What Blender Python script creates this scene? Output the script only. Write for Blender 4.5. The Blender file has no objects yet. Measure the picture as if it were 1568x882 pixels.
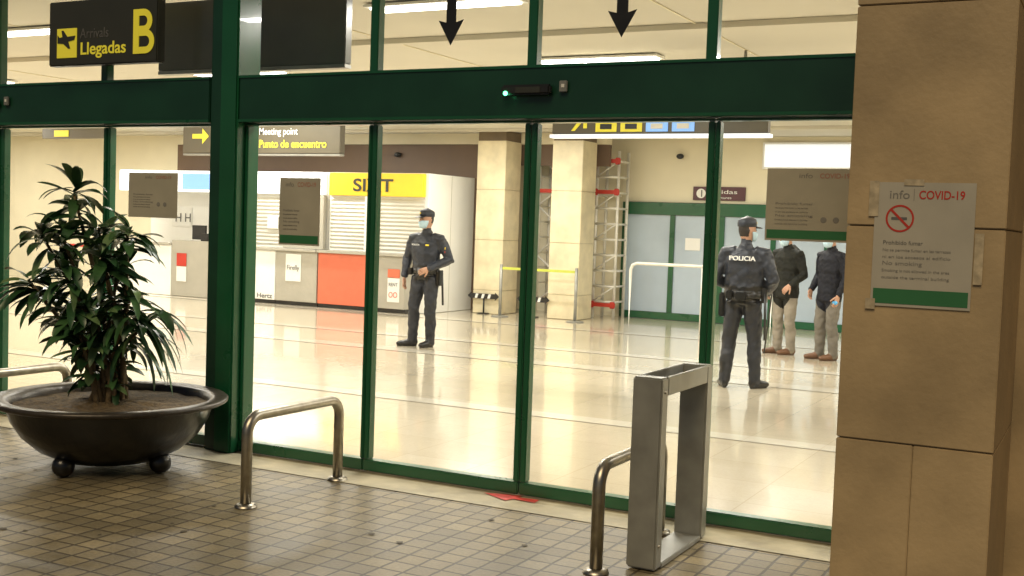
import bpy, bmesh, math, random
import numpy as np
from mathutils import Vector, Matrix, Euler
random.seed(7)
S=bpy.context.scene
rad=math.radians
def link(o): S.collection.objects.link(o); return o
# ---------------- materials ----------------
def mat(name,col,rough=.5,metal=0,var=.12,scale=6,bump=0,bscale=60,emit=0,ecol=None,spec=.5,coat=0):
    m=bpy.data.materials.new(name); m.use_nodes=True
    n=m.node_tree.nodes; l=m.node_tree.links; b=n['Principled BSDF']
    tc=n.new('ShaderNodeTexCoord')
    no=n.new('ShaderNodeTexNoise'); no.inputs['Scale'].default_value=scale; no.inputs['Detail'].default_value=6
    l.new(tc.outputs['Object'],no.inputs['Vector'])
    r=n.new('ShaderNodeValToRGB')
    r.color_ramp.elements[0].position=.3; r.color_ramp.elements[1].position=.72
    r.color_ramp.elements[0].color=[max(0,c*(1-var)) for c in col]+[1]
    r.color_ramp.elements[1].color=[min(1,c*(1+var)) for c in col]+[1]
    l.new(no.outputs['Fac'],r.inputs['Fac']); l.new(r.outputs['Color'],b.inputs['Base Color'])
    mr=n.new('ShaderNodeMapRange'); mr.inputs['To Min'].default_value=rough*.85; mr.inputs['To Max'].default_value=min(1,rough*1.2)
    l.new(no.outputs['Fac'],mr.inputs['Value']); l.new(mr.outputs['Result'],b.inputs['Roughness'])
    b.inputs['Metallic'].default_value=metal
    b.inputs['Specular IOR Level'].default_value=spec
    b.inputs['Coat Weight'].default_value=coat
    if emit:
        b.inputs['Emission Color'].default_value=list(ecol or col)+[1]; b.inputs['Emission Strength'].default_value=emit
        try: m.cycles.emission_sampling='NONE'
        except Exception: pass
    if bump:
        n2=n.new('ShaderNodeTexNoise'); n2.inputs['Scale'].default_value=bscale; n2.inputs['Detail'].default_value=4
        l.new(tc.outputs['Object'],n2.inputs['Vector'])
        bp=n.new('ShaderNodeBump'); bp.inputs['Strength'].default_value=bump; bp.inputs['Distance'].default_value=.01
        l.new(n2.outputs['Fac'],bp.inputs['Height']); l.new(bp.outputs['Normal'],b.inputs['Normal'])
    return m
def glassmat(name,base=.04,tint=(1,1,1)):
    m=bpy.data.materials.new(name); m.use_nodes=True; n=m.node_tree.nodes; l=m.node_tree.links
    n.remove(n['Principled BSDF'])
    out=n['Material Output']; t=n.new('ShaderNodeBsdfTransparent'); t.inputs[0].default_value=list(tint)+[1]
    g=n.new('ShaderNodeBsdfGlossy'); g.inputs['Roughness'].default_value=.02
    lw=n.new('ShaderNodeLayerWeight'); p=n.new('ShaderNodeMath'); p.operation='POWER'; p.inputs[1].default_value=5
    l.new(lw.outputs['Facing'],p.inputs[0])
    a=n.new('ShaderNodeMath'); a.operation='MULTIPLY_ADD'; a.inputs[1].default_value=.8; a.inputs[2].default_value=base
    l.new(p.outputs[0],a.inputs[0])
    mx=n.new('ShaderNodeMixShader'); l.new(a.outputs[0],mx.inputs[0]); l.new(t.outputs[0],mx.inputs[1]); l.new(g.outputs[0],mx.inputs[2])
    l.new(mx.outputs[0],out.inputs[0]); return m
def tilemat(name,c1,c2,mortar,w,h,ms,rough,offset=0,bump=.0,stain=.25,sscale=1.2,coat=0):
    m=bpy.data.materials.new(name); m.use_nodes=True; n=m.node_tree.nodes; l=m.node_tree.links; b=n['Principled BSDF']
    g=n.new('ShaderNodeNewGeometry')
    br=n.new('ShaderNodeTexBrick'); br.offset=offset; br.squash=1
    br.inputs['Scale'].default_value=1; br.inputs['Brick Width'].default_value=w; br.inputs['Row Height'].default_value=h
    br.inputs['Mortar Size'].default_value=ms; br.inputs['Mortar Smooth'].default_value=.3; br.inputs['Bias'].default_value=0
    br.inputs['Color1'].default_value=list(c1)+[1]; br.inputs['Color2'].default_value=list(c2)+[1]; br.inputs['Mortar'].default_value=list(mortar)+[1]
    nw=n.new('ShaderNodeTexNoise'); nw.inputs['Scale'].default_value=9; l.new(g.outputs['Position'],nw.inputs['Vector'])
    sc=n.new('ShaderNodeVectorMath'); sc.operation='SCALE'; sc.inputs['Scale'].default_value=.012 if bump else 0
    l.new(nw.outputs['Color'],sc.inputs[0])
    av=n.new('ShaderNodeVectorMath'); l.new(g.outputs['Position'],av.inputs[0]); l.new(sc.outputs[0],av.inputs[1])
    l.new(av.outputs[0],br.inputs['Vector'])
    no=n.new('ShaderNodeTexNoise'); no.inputs['Scale'].default_value=sscale; no.inputs['Detail'].default_value=8; no.inputs['Roughness'].default_value=.65
    l.new(g.outputs['Position'],no.inputs['Vector'])
    mr=n.new('ShaderNodeMapRange'); mr.inputs['From Min'].default_value=.3; mr.inputs['From Max'].default_value=.7
    mr.inputs['To Min'].default_value=1-stain; mr.inputs['To Max'].default_value=1+stain*.6
    l.new(no.outputs['Fac'],mr.inputs['Value'])
    mx=n.new('ShaderNodeVectorMath'); mx.operation='SCALE'; l.new(br.outputs['Color'],mx.inputs[0]); l.new(mr.outputs['Result'],mx.inputs['Scale'])
    last=mx.outputs[0]
    n3=n.new('ShaderNodeTexNoise'); n3.inputs['Scale'].default_value=55; n3.inputs['Detail'].default_value=5
    l.new(g.outputs['Position'],n3.inputs['Vector'])
    mr3=n.new('ShaderNodeMapRange'); mr3.inputs['To Min'].default_value=1-stain*.8; mr3.inputs['To Max'].default_value=1+stain*.8
    l.new(n3.outputs['Fac'],mr3.inputs['Value'])
    m3=n.new('ShaderNodeVectorMath'); m3.operation='SCALE'; l.new(last,m3.inputs[0]); l.new(mr3.outputs['Result'],m3.inputs['Scale']); last=m3.outputs[0]
    l.new(last,b.inputs['Base Color'])
    rr=n.new('ShaderNodeMapRange'); rr.inputs['To Min'].default_value=rough*.6; rr.inputs['To Max'].default_value=min(1,rough*1.5)
    l.new(no.outputs['Fac'],rr.inputs['Value']); l.new(rr.outputs['Result'],b.inputs['Roughness'])
    b.inputs['Coat Weight'].default_value=coat; b.inputs['Coat Roughness'].default_value=.07
    if bump:
        ad=n.new('ShaderNodeMath'); ad.operation='MULTIPLY_ADD'; ad.inputs[1].default_value=.35
        l.new(n3.outputs['Fac'],ad.inputs[0])
        inv=n.new('ShaderNodeMath'); inv.operation='SUBTRACT'; inv.inputs[0].default_value=1; l.new(br.outputs['Fac'],inv.inputs[1])
        l.new(inv.outputs[0],ad.inputs[2])
        bp=n.new('ShaderNodeBump'); bp.inputs['Strength'].default_value=bump; bp.inputs['Distance'].default_value=.006
        l.new(ad.outputs[0],bp.inputs['Height']); l.new(bp.outputs['Normal'],b.inputs['Normal'])
    return m
M={}
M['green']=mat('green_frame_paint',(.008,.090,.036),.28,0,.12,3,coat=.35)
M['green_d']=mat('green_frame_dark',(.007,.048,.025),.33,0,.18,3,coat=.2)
M['stone']=mat('beige_stone',(.43,.32,.18),.5,0,.22,2.4,bump=.22,bscale=35)
M['gap']=mat('joint_dark',(.16,.12,.07),.9)
M['strip']=mat('threshold_concrete',(.38,.34,.23),.6,0,.25,5,bump=.2)
M['cream']=mat('cream_wall',(.76,.70,.52),.6,0,.05,1.5)
M['creamcol']=mat('cream_stone',(.70,.62,.42),.4,0,.14,4)
M['white']=mat('white_wall',(.84,.84,.80),.5,0,.03,2)
M['ceil']=mat('ceiling_paint',(.62,.59,.50),.7,0,.07,.7)
M['brown']=mat('brown_bulkhead',(.15,.095,.06),.5,0,.1,2)
M['steel']=mat('brushed_steel',(.40,.37,.31),.36,1,.2,20)
M['alu']=mat('grey_aluminium',(.34,.34,.31),.42,.5,.14,8)
M['black']=mat('black_plastic',(.018,.018,.018),.35,0,.2,8)
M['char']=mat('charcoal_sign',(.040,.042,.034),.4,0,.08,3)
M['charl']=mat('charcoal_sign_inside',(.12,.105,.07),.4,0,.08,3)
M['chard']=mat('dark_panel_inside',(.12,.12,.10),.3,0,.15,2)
M['yellow']=mat('sign_yellow',(.80,.64,.05),.4,0,.03)
M['yellowp']=mat('glowing_yellow_print',(.85,.76,.06),.4,0,.03,emit=.15,ecol=(1,.88,.06))  # print colour with a slight added glow, unlit arrivals sign included
M['yellowlit']=mat('sign_yellow_lit',(.85,.56,.03),.4,0,.03,emit=.15,ecol=(1,.62,.02))
M['paperw']=mat('sign_white',(.8,.8,.76),.5,0,.02)
M['paper']=mat('paper_poster',(.46,.43,.36),.4,0,.08,5)
M['paperg']=mat('paper_poster_back',(.40,.37,.29),.6,0,.08,5)
M['red']=mat('red_print',(.5,.035,.02),.5,0,.06)
M['redl']=mat('faded_red_print',(.42,.20,.15),.5,0,.06)
M['redpanel']=mat('red_counter_panel',(.66,.16,.085),.45,0,.05)
M['postergreen']=mat('poster_green',(.03,.16,.06),.5,0,.05)
M['ink']=mat('grey_ink',(.12,.12,.12),.6)
M['inkl']=mat('light_ink',(.22,.21,.19),.6)
M['bluelit']=mat('blue_screen_lit',(.2,.4,.7),.4,0,.03,emit=.6,ecol=(.25,.5,1))
M['whitelit']=mat('white_lit_panel',(.9,.95,1),.4,0,.02,emit=.6,ecol=(.9,.95,1))
M['lamp']=mat('fluorescent_diffuser',(1,1,1),.5,0,0,emit=5,ecol=(1,.98,.9))
M['shutter']=mat('grey_shutter',(.56,.55,.49),.45,.2,.05,4)
M['counterg']=mat('counter_grey',(.40,.38,.32),.45,0,.06,4)
M['frost']=mat('frosted_door_glass',(.44,.53,.62),.12,0,.08,1.5)
M['pot']=mat('cast_iron_pot',(.007,.0065,.006),.30,0,.4,6,bump=.3,bscale=18,coat=.3)
M['rim']=mat('pot_rim_metal',(.045,.036,.026),.33,.3,.45,9,bump=.3,bscale=25)
M['soil']=mat('soil',(.10,.07,.035),.95,0,.5,30,bump=1,bscale=40)
M['leaf0']=mat('leaf_dark',(.022,.065,.022),.32,0,.35,6)
M['leaf1']=mat('leaf_mid',(.042,.105,.034),.32,0,.35,6)
M['leaf2']=mat('leaf_light',(.11,.18,.07),.34,0,.3,6)
M['bark']=mat('cane_bark',(.20,.14,.07),.8,0,.3,25,bump=.6)
M['uni']=mat('navy_uniform',(.014,.018,.028),.48,0,.35,9,bump=.7,bscale=22)
M['uni2']=mat('navy_trousers',(.014,.016,.022),.55,0,.35,9,bump=.7,bscale=18)
M['leather']=mat('black_leather',(.010,.010,.010),.3,0,.3,9)
M['skin']=mat('skin',(.46,.26,.17),.5,0,.08,12)
M['hair']=mat('dark_hair',(.02,.014,.01),.6,0,.3,60)
M['mask']=mat('surgical_mask',(.45,.62,.72),.7,0,.04,12)
M['olive']=mat('dark_parka',(.012,.013,.010),.7,0,.35,9,bump=.7,bscale=18,spec=.25)
M['navyj']=mat('dark_navy_coat',(.008,.009,.015),.65,0,.35,9,bump=.7,bscale=18,spec=.25)
M['greytr']=mat('grey_trousers',(.27,.24,.19),.75,0,.18,9,bump=.6,bscale=20)
M['greytr2']=mat('taupe_trousers',(.15,.135,.11),.75,0,.18,9,bump=.6,bscale=20)
M['shoe']=mat('brown_shoe',(.13,.06,.028),.5,0,.2,12)
M['bluecloth']=mat('blue_glove',(.08,.35,.65),.6,0,.1,12)
M['eye']=mat('eye_dark',(.02,.015,.01),.2)
M['scaf']=mat('scaffold_aluminium',(.74,.72,.65),.4,.2,.1,9)
M['led']=mat('green_led',(.1,1,.4),.3,0,0,emit=8,ecol=(.1,1,.35))
M['tape']=mat('clear_tape_film',(.50,.42,.29),.12,0,.25,30)
M['pave']=tilemat('pavement_tiles',(.27,.22,.125),(.175,.145,.085),(.065,.05,.03),.13,.13,.008,.42,0,.8,.45,1.3)
M['floor']=tilemat('terrazzo_floor',(.66,.59,.45),(.62,.55,.41),(.54,.47,.34),.6,.6,.004,.17,0,0,.12,.5,coat=.6)
M['band']=tilemat('pale_floor_band',(.74,.69,.57),(.72,.67,.55),(.66,.58,.46),.6,.6,.003,.17,0,0,.06,.5,coat=.6)  # paler colour for the bands along the hall floor
M['glass']=glassmat('clear_glass',.045)
# ---------------- mesh helpers ----------------
def grp(name,loc=(0,0,0),rz=0):
    e=bpy.data.objects.new(name,None); e.empty_display_size=.2; e.location=loc; e.rotation_euler=(0,0,rz); link(e); return e
def pmat(o): return Matrix.Translation(o.location)@Euler(o.rotation_euler).to_matrix().to_4x4()
def par(o,p,local=False):
    if p is not None:
        o.parent=p
        if not local: o.matrix_parent_inverse=pmat(p).inverted()
    return o
def mesh(name,V,F,m,p=None,smooth=False,local=False):
    me=bpy.data.meshes.new(name); me.from_pydata([tuple(v) for v in V],[],F); me.update()
    for q in (m if isinstance(m,list) else [m]): me.materials.append(q)
    if smooth:
        for q in me.polygons:q.use_smooth=True
    o=link(bpy.data.objects.new(name,me)); return par(o,p,local)
def box(name,x0,x1,y0,y1,z0,z1,m,p=None,bev=0.004,local=False):
    bm=bmesh.new(); bmesh.ops.create_cube(bm,size=1)
    for v in bm.verts:
        v.co=Vector(((v.co.x+.5)*(x1-x0)+x0,(v.co.y+.5)*(y1-y0)+y0,(v.co.z+.5)*(z1-z0)+z0))
    if bev: bmesh.ops.bevel(bm,geom=bm.edges[:],offset=min(bev,.3*min(x1-x0,y1-y0,z1-z0)),segments=2,affect='EDGES')
    me=bpy.data.meshes.new(name); bm.to_mesh(me); bm.free(); me.materials.append(m)
    o=link(bpy.data.objects.new(name,me)); return par(o,p,local)
def ringtube(V,F,pts,rads,seg=12,ref=None,caps=True,capk=.5):
    pts=[Vector(p) for p in pts]; n=len(pts)
    rads=[(r,r) if not isinstance(r,tuple) else r for r in rads]
    d=(pts[-1]-pts[0]).normalized()
    if ref is None: ref=Vector((1,0,0)) if abs(d.x)<.8 else Vector((0,0,1))
    b=len(V)
    for i,p in enumerate(pts):
        t=(pts[min(i+1,n-1)]-pts[max(i-1,0)]).normalized()
        s=(ref-t*ref.dot(t)).normalized(); u=t.cross(s)
        for k in range(seg):
            a=2*math.pi*k/seg
            V.append(p+s*rads[i][0]*math.cos(a)+u*rads[i][1]*math.sin(a))
    for i in range(n-1):
        for k in range(seg):
            F.append((b+i*seg+k,b+i*seg+(k+1)%seg,b+(i+1)*seg+(k+1)%seg,b+(i+1)*seg+k))
    if caps:
        t0=(pts[0]-pts[1]).normalized(); t1=(pts[-1]-pts[-2]).normalized()
        V.append(pts[0]+t0*min(rads[0])*capk); c0=len(V)-1
        V.append(pts[-1]+t1*min(rads[-1])*capk); c1=len(V)-1
        for k in range(seg):
            F.append((b+(k+1)%seg,b+k,c0)); e=b+(n-1)*seg; F.append((e+k,e+(k+1)%seg,c1))
def tube(name,pts,r,m,p=None,seg=14,local=False,capk=.0):
    V=[];F=[]; rr=r if isinstance(r,list) else [r]*len(pts); ringtube(V,F,pts,rr,seg,capk=capk)
    return mesh(name,V,F,m,p,True,local)
def sphere(name,c,r,m,p=None,sc=(1,1,1),local=False,seg=20):
    bm=bmesh.new(); bmesh.ops.create_uvsphere(bm,u_segments=seg,v_segments=seg//2+2,radius=r)
    for v in bm.verts: v.co=Vector((v.co.x*sc[0],v.co.y*sc[1],v.co.z*sc[2]))+Vector(c)
    me=bpy.data.meshes.new(name); bm.to_mesh(me); bm.free(); me.materials.append(m)
    for q in me.polygons:q.use_smooth=True
    return par(link(bpy.data.objects.new(name,me)),p,local)
def lathe(name,prof,c,m,p=None,seg=64,local=False):
    V=[];F=[]
    for r,z in prof:
        for k in range(seg):
            a=2*math.pi*k/seg; V.append((c[0]+r*math.cos(a),c[1]+r*math.sin(a),c[2]+z))
    for i in range(len(prof)-1):
        for k in range(seg): F.append((i*seg+k,i*seg+(k+1)%seg,(i+1)*seg+(k+1)%seg,(i+1)*seg+k))
    return mesh(name,V,F,m,p,True,local)
PEND=[]
def text(name,s,x,y,z,h,m,p=None,rot=(90,0,0),bold=.0,local=False,width=None,ext=.001):
    c=bpy.data.curves.new(name,'FONT'); c.body=s; c.size=h/.7; c.extrude=ext; c.offset=bold*h
    c.materials.append(m); o=link(bpy.data.objects.new(name,c))
    o.rotation_euler=[rad(a) for a in rot]; o.location=(x,y,z)
    if width: PEND.append((o,width))
    return par(o,p,local)
def poly(name,pts,y,m,p=None,th=.002):
    V=[(a,y,b) for a,b in pts]+[(a,y+th,b) for a,b in pts]; n=len(pts)
    F=[tuple(range(n)),tuple(range(2*n-1,n-1,-1))]+[((i+1)%n,i,n+i,n+(i+1)%n) for i in range(n)]
    return mesh(name,V,F,m,p)
def sheet(name,x0,x1,y0,y1,z,m,p=None): return mesh(name,[(x0,y0,z),(x1,y0,z),(x1,y1,z),(x0,y1,z)],[(0,1,2,3)],m,p)
# ---------------- ground ----------------
sheet('pavement_ground',-150,150,-150,150,0,M['pave'])
sheet('threshold_strip',-7,4.5,-.36,-.0,.004,M['strip'])
# ---------------- terminal building ----------------
T=grp('terminal_building')
sheet('hall_floor',-26,8,-.045,13.8,.009,M['floor'],T)
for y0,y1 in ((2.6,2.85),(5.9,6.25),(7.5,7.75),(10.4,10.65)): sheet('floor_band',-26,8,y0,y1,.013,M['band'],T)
H=3.3
box('ceiling',-26,8,.1,13.9,H,H+.2,M['ceil'],T,0)
for yy in (2.85,5.8,8.8,11.8):
    box('ceiling_rib',-25.9,7.9,yy-.04,yy+.04,H-.05,H-.001,M['ceil'],T)
for xx in range(-24,8,3): box('ceiling_joint',xx-.008,xx+.008,.1,13.6,H-.008,H-.001,M['cream'],T,0)
box('upper_wall',-26.2,8.2,-.3,.098,H+.1,5,M['stone'],T)
box('roof_slab',-26.2,8.2,.1,14.2,H+.25,H+.5,M['cream'],T,0)
box('back_wall_exit',-5.0,8,13.7,13.9,2.13,H-.002,M['cream'],T,0)
box('back_wall_low',-.3,8,13.7,13.9,0,2.127,M['cream'],T,0)
box('back_wall_recess',-7.25,-5.002,13.7,13.9,0,H-.002,M['cream'],T,0)
box('left_wall',-26.2,-26,.1,13.9,0,H-.002,M['cream'],T,0)
box('right_wall',8,8.2,.1,13.9,0,H-.002,M['cream'],T,0)
box('back_wall_brown',-15,-7.25,12.75,12.95,0,3.1,M['brown'],T,0)
box('bulkhead_brown',-7.248,-4.95,12.85,12.95,2.72,3.1,M['brown'],T,0)
box('bulkhead_cream',-15,-4.95,12.7,12.95,3.102,H-.002,M['cream'],T,0)
box('back_wall_left',-26,-15.002,12.75,12.95,0,H-.002,M['cream'],T,0)
box('facade_wall_left',-26.2,-6.95,-.12,.09,0,H+.098,M['stone'],T,0)
box('facade_wall_right',2.45,8.2,-.12,.09,0,H+.098,M['stone'],T,0)
def beamset(x0,x1):
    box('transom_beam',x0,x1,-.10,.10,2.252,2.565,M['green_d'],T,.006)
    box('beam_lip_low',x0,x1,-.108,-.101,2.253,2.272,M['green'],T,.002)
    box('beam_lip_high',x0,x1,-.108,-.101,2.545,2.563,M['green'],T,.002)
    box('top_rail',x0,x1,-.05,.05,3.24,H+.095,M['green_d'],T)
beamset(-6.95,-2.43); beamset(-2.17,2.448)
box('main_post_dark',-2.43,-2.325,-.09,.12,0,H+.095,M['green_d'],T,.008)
box('main_post',-2.322,-2.17,-.12,.12,0,H+.095,M['green'],T,.012)
def mull(x,w,z0,z1,m,nm='mullion',d=.035,p=T): box(nm,x-w/2,x+w/2,-d,d,z0,z1,m,p,.005)
for x in (-5.78,-4.64,-3.50,-1.135,-.012,1.085,2.3):
    mull(x,.062,2.567,3.238,M['green'])
def door(name,cx,ends,sw=.038):
    d=grp(name,(cx,0,0))
    for a,b in ends:
        box('bottom_rail',a,b,-.04,.04,.014,.085,M['green'],d,.006)
        box('top_rail',a,b,-.035,.035,2.235,2.249,M['green'],d,.004)
        box('stile',a,a+sw,-.033,.033,.087,2.233,M['green'],d,.006)
        box('stile',b-sw,b,-.033,.033,.087,2.233,M['green'],d,.006)
        mesh('pane',[(a+sw-.01,0,.08),(b-sw+.01,0,.08),(b-sw+.01,0,2.24),(a+sw-.01,0,2.24)],[(0,1,2,3)],M['glass'],d)
        box('rubber_seal',b-sw-.004,b-sw-.0005,-.012,.012,.087,2.233,M['black'],d,0)
    return d
door('sliding_glass_door',0,[(-1.13,-.004),(.004,1.125)])
door('sliding_glass_door',-4.6,[(-5.7,-4.604),(-4.596,-3.46)])
door('fixed_glass_panel',-1.6,[(-2.168,-1.134)],.026)
door('fixed_glass_panel',1.7,[(1.129,2.44)],.026)
door('fixed_glass_panel',-2.9,[(-3.456,-2.432)],.026); door('fixed_glass_panel',-6.3,[(-6.948,-5.704)])
for a,b in ((-6.95,-2.43),(-2.17,2.45)):
    mesh('transom_glass',[(a,0,2.56),(b,0,2.56),(b,0,3.245),(a,0,3.245)],[(0,1,2,3)],M['glass'],T)
for cx in (.05,-4.62):
    g=grp('door_sensor',(cx,-.12,2.41))
    box('housing',cx-.2,cx+.12,-.155,-.109,2.385,2.445,M['black'],g,.012)
    sphere('led',(cx-.165,-.158,2.395),.013,M['led'],g)
    box('lens',cx-.1,cx+.06,-.159,-.154,2.395,2.43,M['char'],g)
    g2=grp('door_switch',(cx+.2,-.11,2.42))
    box('plate',cx+.165,cx+.215,-.125,-.109,2.40,2.465,M['alu'],g2,.004)
    box('dot',cx+.18,cx+.2,-.128,-.1255,2.425,2.445,M['paperw'],g2,.001)
def arrow(cx):
    poly('down_arrow_sticker',[(cx-.035,3.05),(cx-.035,2.855),(cx-.09,2.87),(cx,2.715),(cx+.09,2.87),(cx+.035,2.855),(cx+.035,3.05)],-.006,M['black'])
for cx in (-.59,.54,-4.00,-5.12): arrow(cx)
# ---------------- ceiling lights ----------------
for yy in (1.4,4.3,7.3,10.3):
    for xx in (-19.5,-15,-10.5,-6,-1.5,3):
        g=grp('ceiling_light',(xx,yy,H-.04))
        box('housing',xx-.66,xx+.66,yy-.12,yy+.12,H-.035,H-.013,M['white'],g,.003)
        box('diffuser',xx-.62,xx+.62,yy-.085,yy+.085,H-.05,H-.036,M['lamp'],g,.003)
        ld=bpy.data.lights.new('tube_light','AREA'); ld.shape='RECTANGLE'; ld.size=1.2; ld.size_y=.16; ld.energy=94; ld.color=(1,.965,.87)
        lo=link(bpy.data.objects.new('tube_light',ld)); lo.location=(xx,yy,H-.056); par(lo,g)
for x,y,z in ((-9.3,12.68,2.9),(-11.6,12.68,2.9),(-3.9,13.6,2.95)):
    g=grp('wall_spotlight',(x,y,z)); sphere('dome',(x,y,z),.07,M['black'],g,(1,.8,.7)); box('mount',x-.04,x+.04,y+.02,y+.07,z-.03,z+.03,M['black'],g)
g=grp('wall_light_panel',(-1.5,13.66,3)); box('frame',-2.42,-.5,13.64,13.698,2.74,3.2,M['white'],g); box('lit_face',-2.38,-.54,13.625,13.638,2.78,3.16,M['whitelit'],g)
# ---------------- interior columns ----------------
def column(x0,x1,y0,y1):
    g=grp('stone_column',((x0+x1)/2,(y0+y1)/2,0))
    z=0.014
    for h in (.42,.9,.9,.87):
        box('block',x0,x1,y0,y1,z,min(z+h,H-.003),M['creamcol'],g,.008); z+=h+.004
    box('core',x0+.01,x1-.01,y0+.01,y1-.01,.01,H-.01,M['gap'],g,0)
    return g
column(-7.20,-6.62,12.1,12.7); column(-5.70,-5.12,12.1,12.7)
column(-17.6,-16.9,9.3,9.9); column(-21.5,-20.8,9.3,9.9)
for cx in (-6.95,-5.95):
    g=grp('striped_barrier_board',(cx,12.0,.33)); 
    poly('board',[(cx-.32,.33),(cx-.24,.40),(cx-.24,.375),(cx+.24,.375),(cx+.24,.40),(cx+.32,.33),(cx+.24,.26),(cx+.24,.285),(cx-.24,.285),(cx-.24,.26)],12.03,M['black'],g,.02)
    for i in range(3): 
        a=cx-.17+i*.13
        poly('stripe',[(a,.29),(a+.05,.29),(a+.075,.37),(a+.025,.37)],12.022,M['paperw'],g,.006)
    tube('stand',[(cx,12.06,.012),(cx,12.06,.33)],.015,M['black'],g)
    box('foot',cx-.1,cx+.1,11.98,12.09,.012,.03,M['black'],g)
g=grp('belt_barrier',(-6,11.8,0))
for x in (-6.45,-5.0):
    lathe('base',[(0,.03),(.14,.028),(.16,.014)],(x,11.75,0),M['alu'],g,24); tube('post',[(x,11.75,.02),(x,11.75,.93)],.028,M['alu'],g)
box('belt',-6.42,-5.03,11.745,11.755,.84,.885,mat('yellow_belt',(.50,.55,.08),.5),g,.001)
g=grp('scaffold_tower',(-5.6,13.2,0))
for x in (-6.4,-5.25,-4.84):
    for y in (13.05,13.5):
        tube('leg',[(x,y,.01),(x,y,3.0)],.030,M['scaf'],g,8)
    for k in range(10): tube('rung',[(x,13.05,.3+k*.28),(x,13.5,.3+k*.28)],.02,M['scaf'],g,8)
for k in range(10): tube('ladder_rung',[(-5.25,13.03,.3+k*.28),(-4.84,13.03,.3+k*.28)],.022,M['scaf'],g,8)
for k in range(5):
    tube('ladder_brace',[(-5.25,13.02,.3+k*.56),(-4.84,13.02,.58+k*.56)],.014,M['scaf'],g,8)
for z in (.2,1.1,2.0):
    tube('brace',[(-6.4,13.02,z),(-5.25,13.02,z+.9)],.02,M['scaf'],g,8); tube('brace',[(-5.25,13.0,z),(-6.4,13.0,z+.9)],.02,M['scaf'],g,8)
for z in (.25,2.27,2.82):
    box('toe_board',-6.5,-4.78,12.96,12.98,z-.035,z+.035,M['red'],g)
    for x in (-5.25,-4.84): box('clamp',x-.04,x+.04,12.955,13.02,z-.06,z+.06,M['red'],g,.01)
box('platform',-6.38,-4.94,13.06,13.48,2.2,2.24,M['scaf'],g)
g=grp('green_exit_door',(-2.6,13.66,0))
box('header',-4.96,-.3,13.60,13.72,1.9,2.12,M['green'],g)
box('sill',-4.96,-.3,13.61,13.71,.014,.14,M['green'],g)
for i in range(6):
    x=-4.93+i*.92; box('jamb',x-.035,x+.055,13.615,13.705,.142,1.898,M['green'],g)
    if i<5: box('leaf_glass',x+.055,x+.885,13.65,13.68,.142,1.898,M['frost'],g,0)
box('notice',-3.75,-3.47,13.635,13.648,1.28,1.5,M['paperw'],g)
g=grp('gate_number_sign',(-3.2,13.66,2.3))
box('panel',-3.65,-2.70,13.66,13.698,2.18,2.42,mat('purple_sign',(.09,.03,.04),.4),g)
dd=lathe('disc',[(0.001,0),(.085,0)],(0,0,0),M['paperw'],None,24)
dd.rotation_euler=(rad(90),0,0); dd.location=(-3.50,13.652,2.3); par(dd,g)
text('number','1',-3.53,13.648,2.24,.12,M['ink'],g,bold=.02); text('label','Salidas',-3.35,13.652,2.30,.07,M['paperw'],g,width=.5); text('label_small','Departures',-3.35,13.652,2.21,.045,M['paperw'],g,width=.4)
g=grp('barrier_rail',(-2.8,11.2,0))
tube('rail',[(-3.8,11.2,.02),(-3.8,11.2,.98),(-3.77,11.2,1.05),(-3.7,11.2,1.08),(-1.6,11.2,1.08),(-1.53,11.2,1.05),(-1.5,11.2,.98),(-1.5,11.2,.02)],.026,M['scaf'],g)
tube('mid_leg',[(-2.6,11.2,.02),(-2.6,11.2,1.07)],.022,M['scaf'],g)
# ---------------- kiosks ----------------
def shutter(x0,x1,y,z0,z1,p):
    V=[];F=[];n=int((z1-z0)/.035)
    for i in range(n+1):
        z=z0+(z1-z0)*i/n; yy=y+(.008 if i%2 else -.008); V+= [(x0,yy,z),(x1,yy,z)]
    for i in range(n): F.append((2*i,2*i+1,2*i+3,2*i+2))
    mesh('shutter',V,F,M['shutter'],p)
def kiosk(x0,x1,fascia,panels):
    g=grp('car_rental_kiosk',((x0+x1)/2,11.8,0))
    box('carcass',x0,x1,11.12,12.74,.014,2.47,M['white'],g,.004)
    box('fascia',x0+.05,x1-.05,11.02,11.118,2.05,2.46,fascia,g,.01)
    shutter(x0+.06,x1-.06,11.09,1.05,2.05,g)
    for a,b,m in panels:
        box('counter_front',a,b,10.82,11.07,.08,1.0,m,g,.006); box('plinth',a,b,10.85,11.07,.014,.078,M['black'],g,.002)
    box('counter_top',x0,x1,10.76,11.075,1.002,1.045,M['counterg'],g,.004)
    box('side_seam',x1-.001,x1+.002,11.9,11.91,.02,2.46,M['counterg'],g,0)
    return g
k1=kiosk(-9.72,-7.6,M['yellowlit'],[(-9.72,-8.5,M['redpanel']),(-8.496,-7.85,M['counterg'])])
text('sign_text','SIXT',-9.14,11.012,2.135,.22,M['char'],k1,bold=.03,width=.86)
box('mullion',-8.86,-8.76,11.0,11.085,1.05,2.04,M['white'],k1)
box('notice',-8.2,-7.95,10.808,10.818,.2,.62,M['paperw'],k1); box('notice_red',-8.2,-7.95,10.808,10.818,.63,.78,M['redpanel'],k1)
text('face_print','OO',-8.17,10.80,.28,.1,M['redpanel'],k1,width=.18); text('notice_print','RENT',-8.17,10.80,.48,.06,M['ink'],k1,width=.18)
k2=kiosk(-12.1,-9.74,M['whitelit'],[(-12.1,-10.70,M['white']),(-10.69,-9.745,M['counterg'])])
for i in range(3): text('counter_print','Hertz',-11.98+i*.43,10.812,.11,.085,M['ink'],k2,bold=.02,width=.36)
box('notice',-10.45,-10.1,10.808,10.818,.45,.95,M['paperw'],k2); text('notice_print','Firefly',-10.42,10.80,.66,.09,M['ink'],k2,width=.28)
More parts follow.
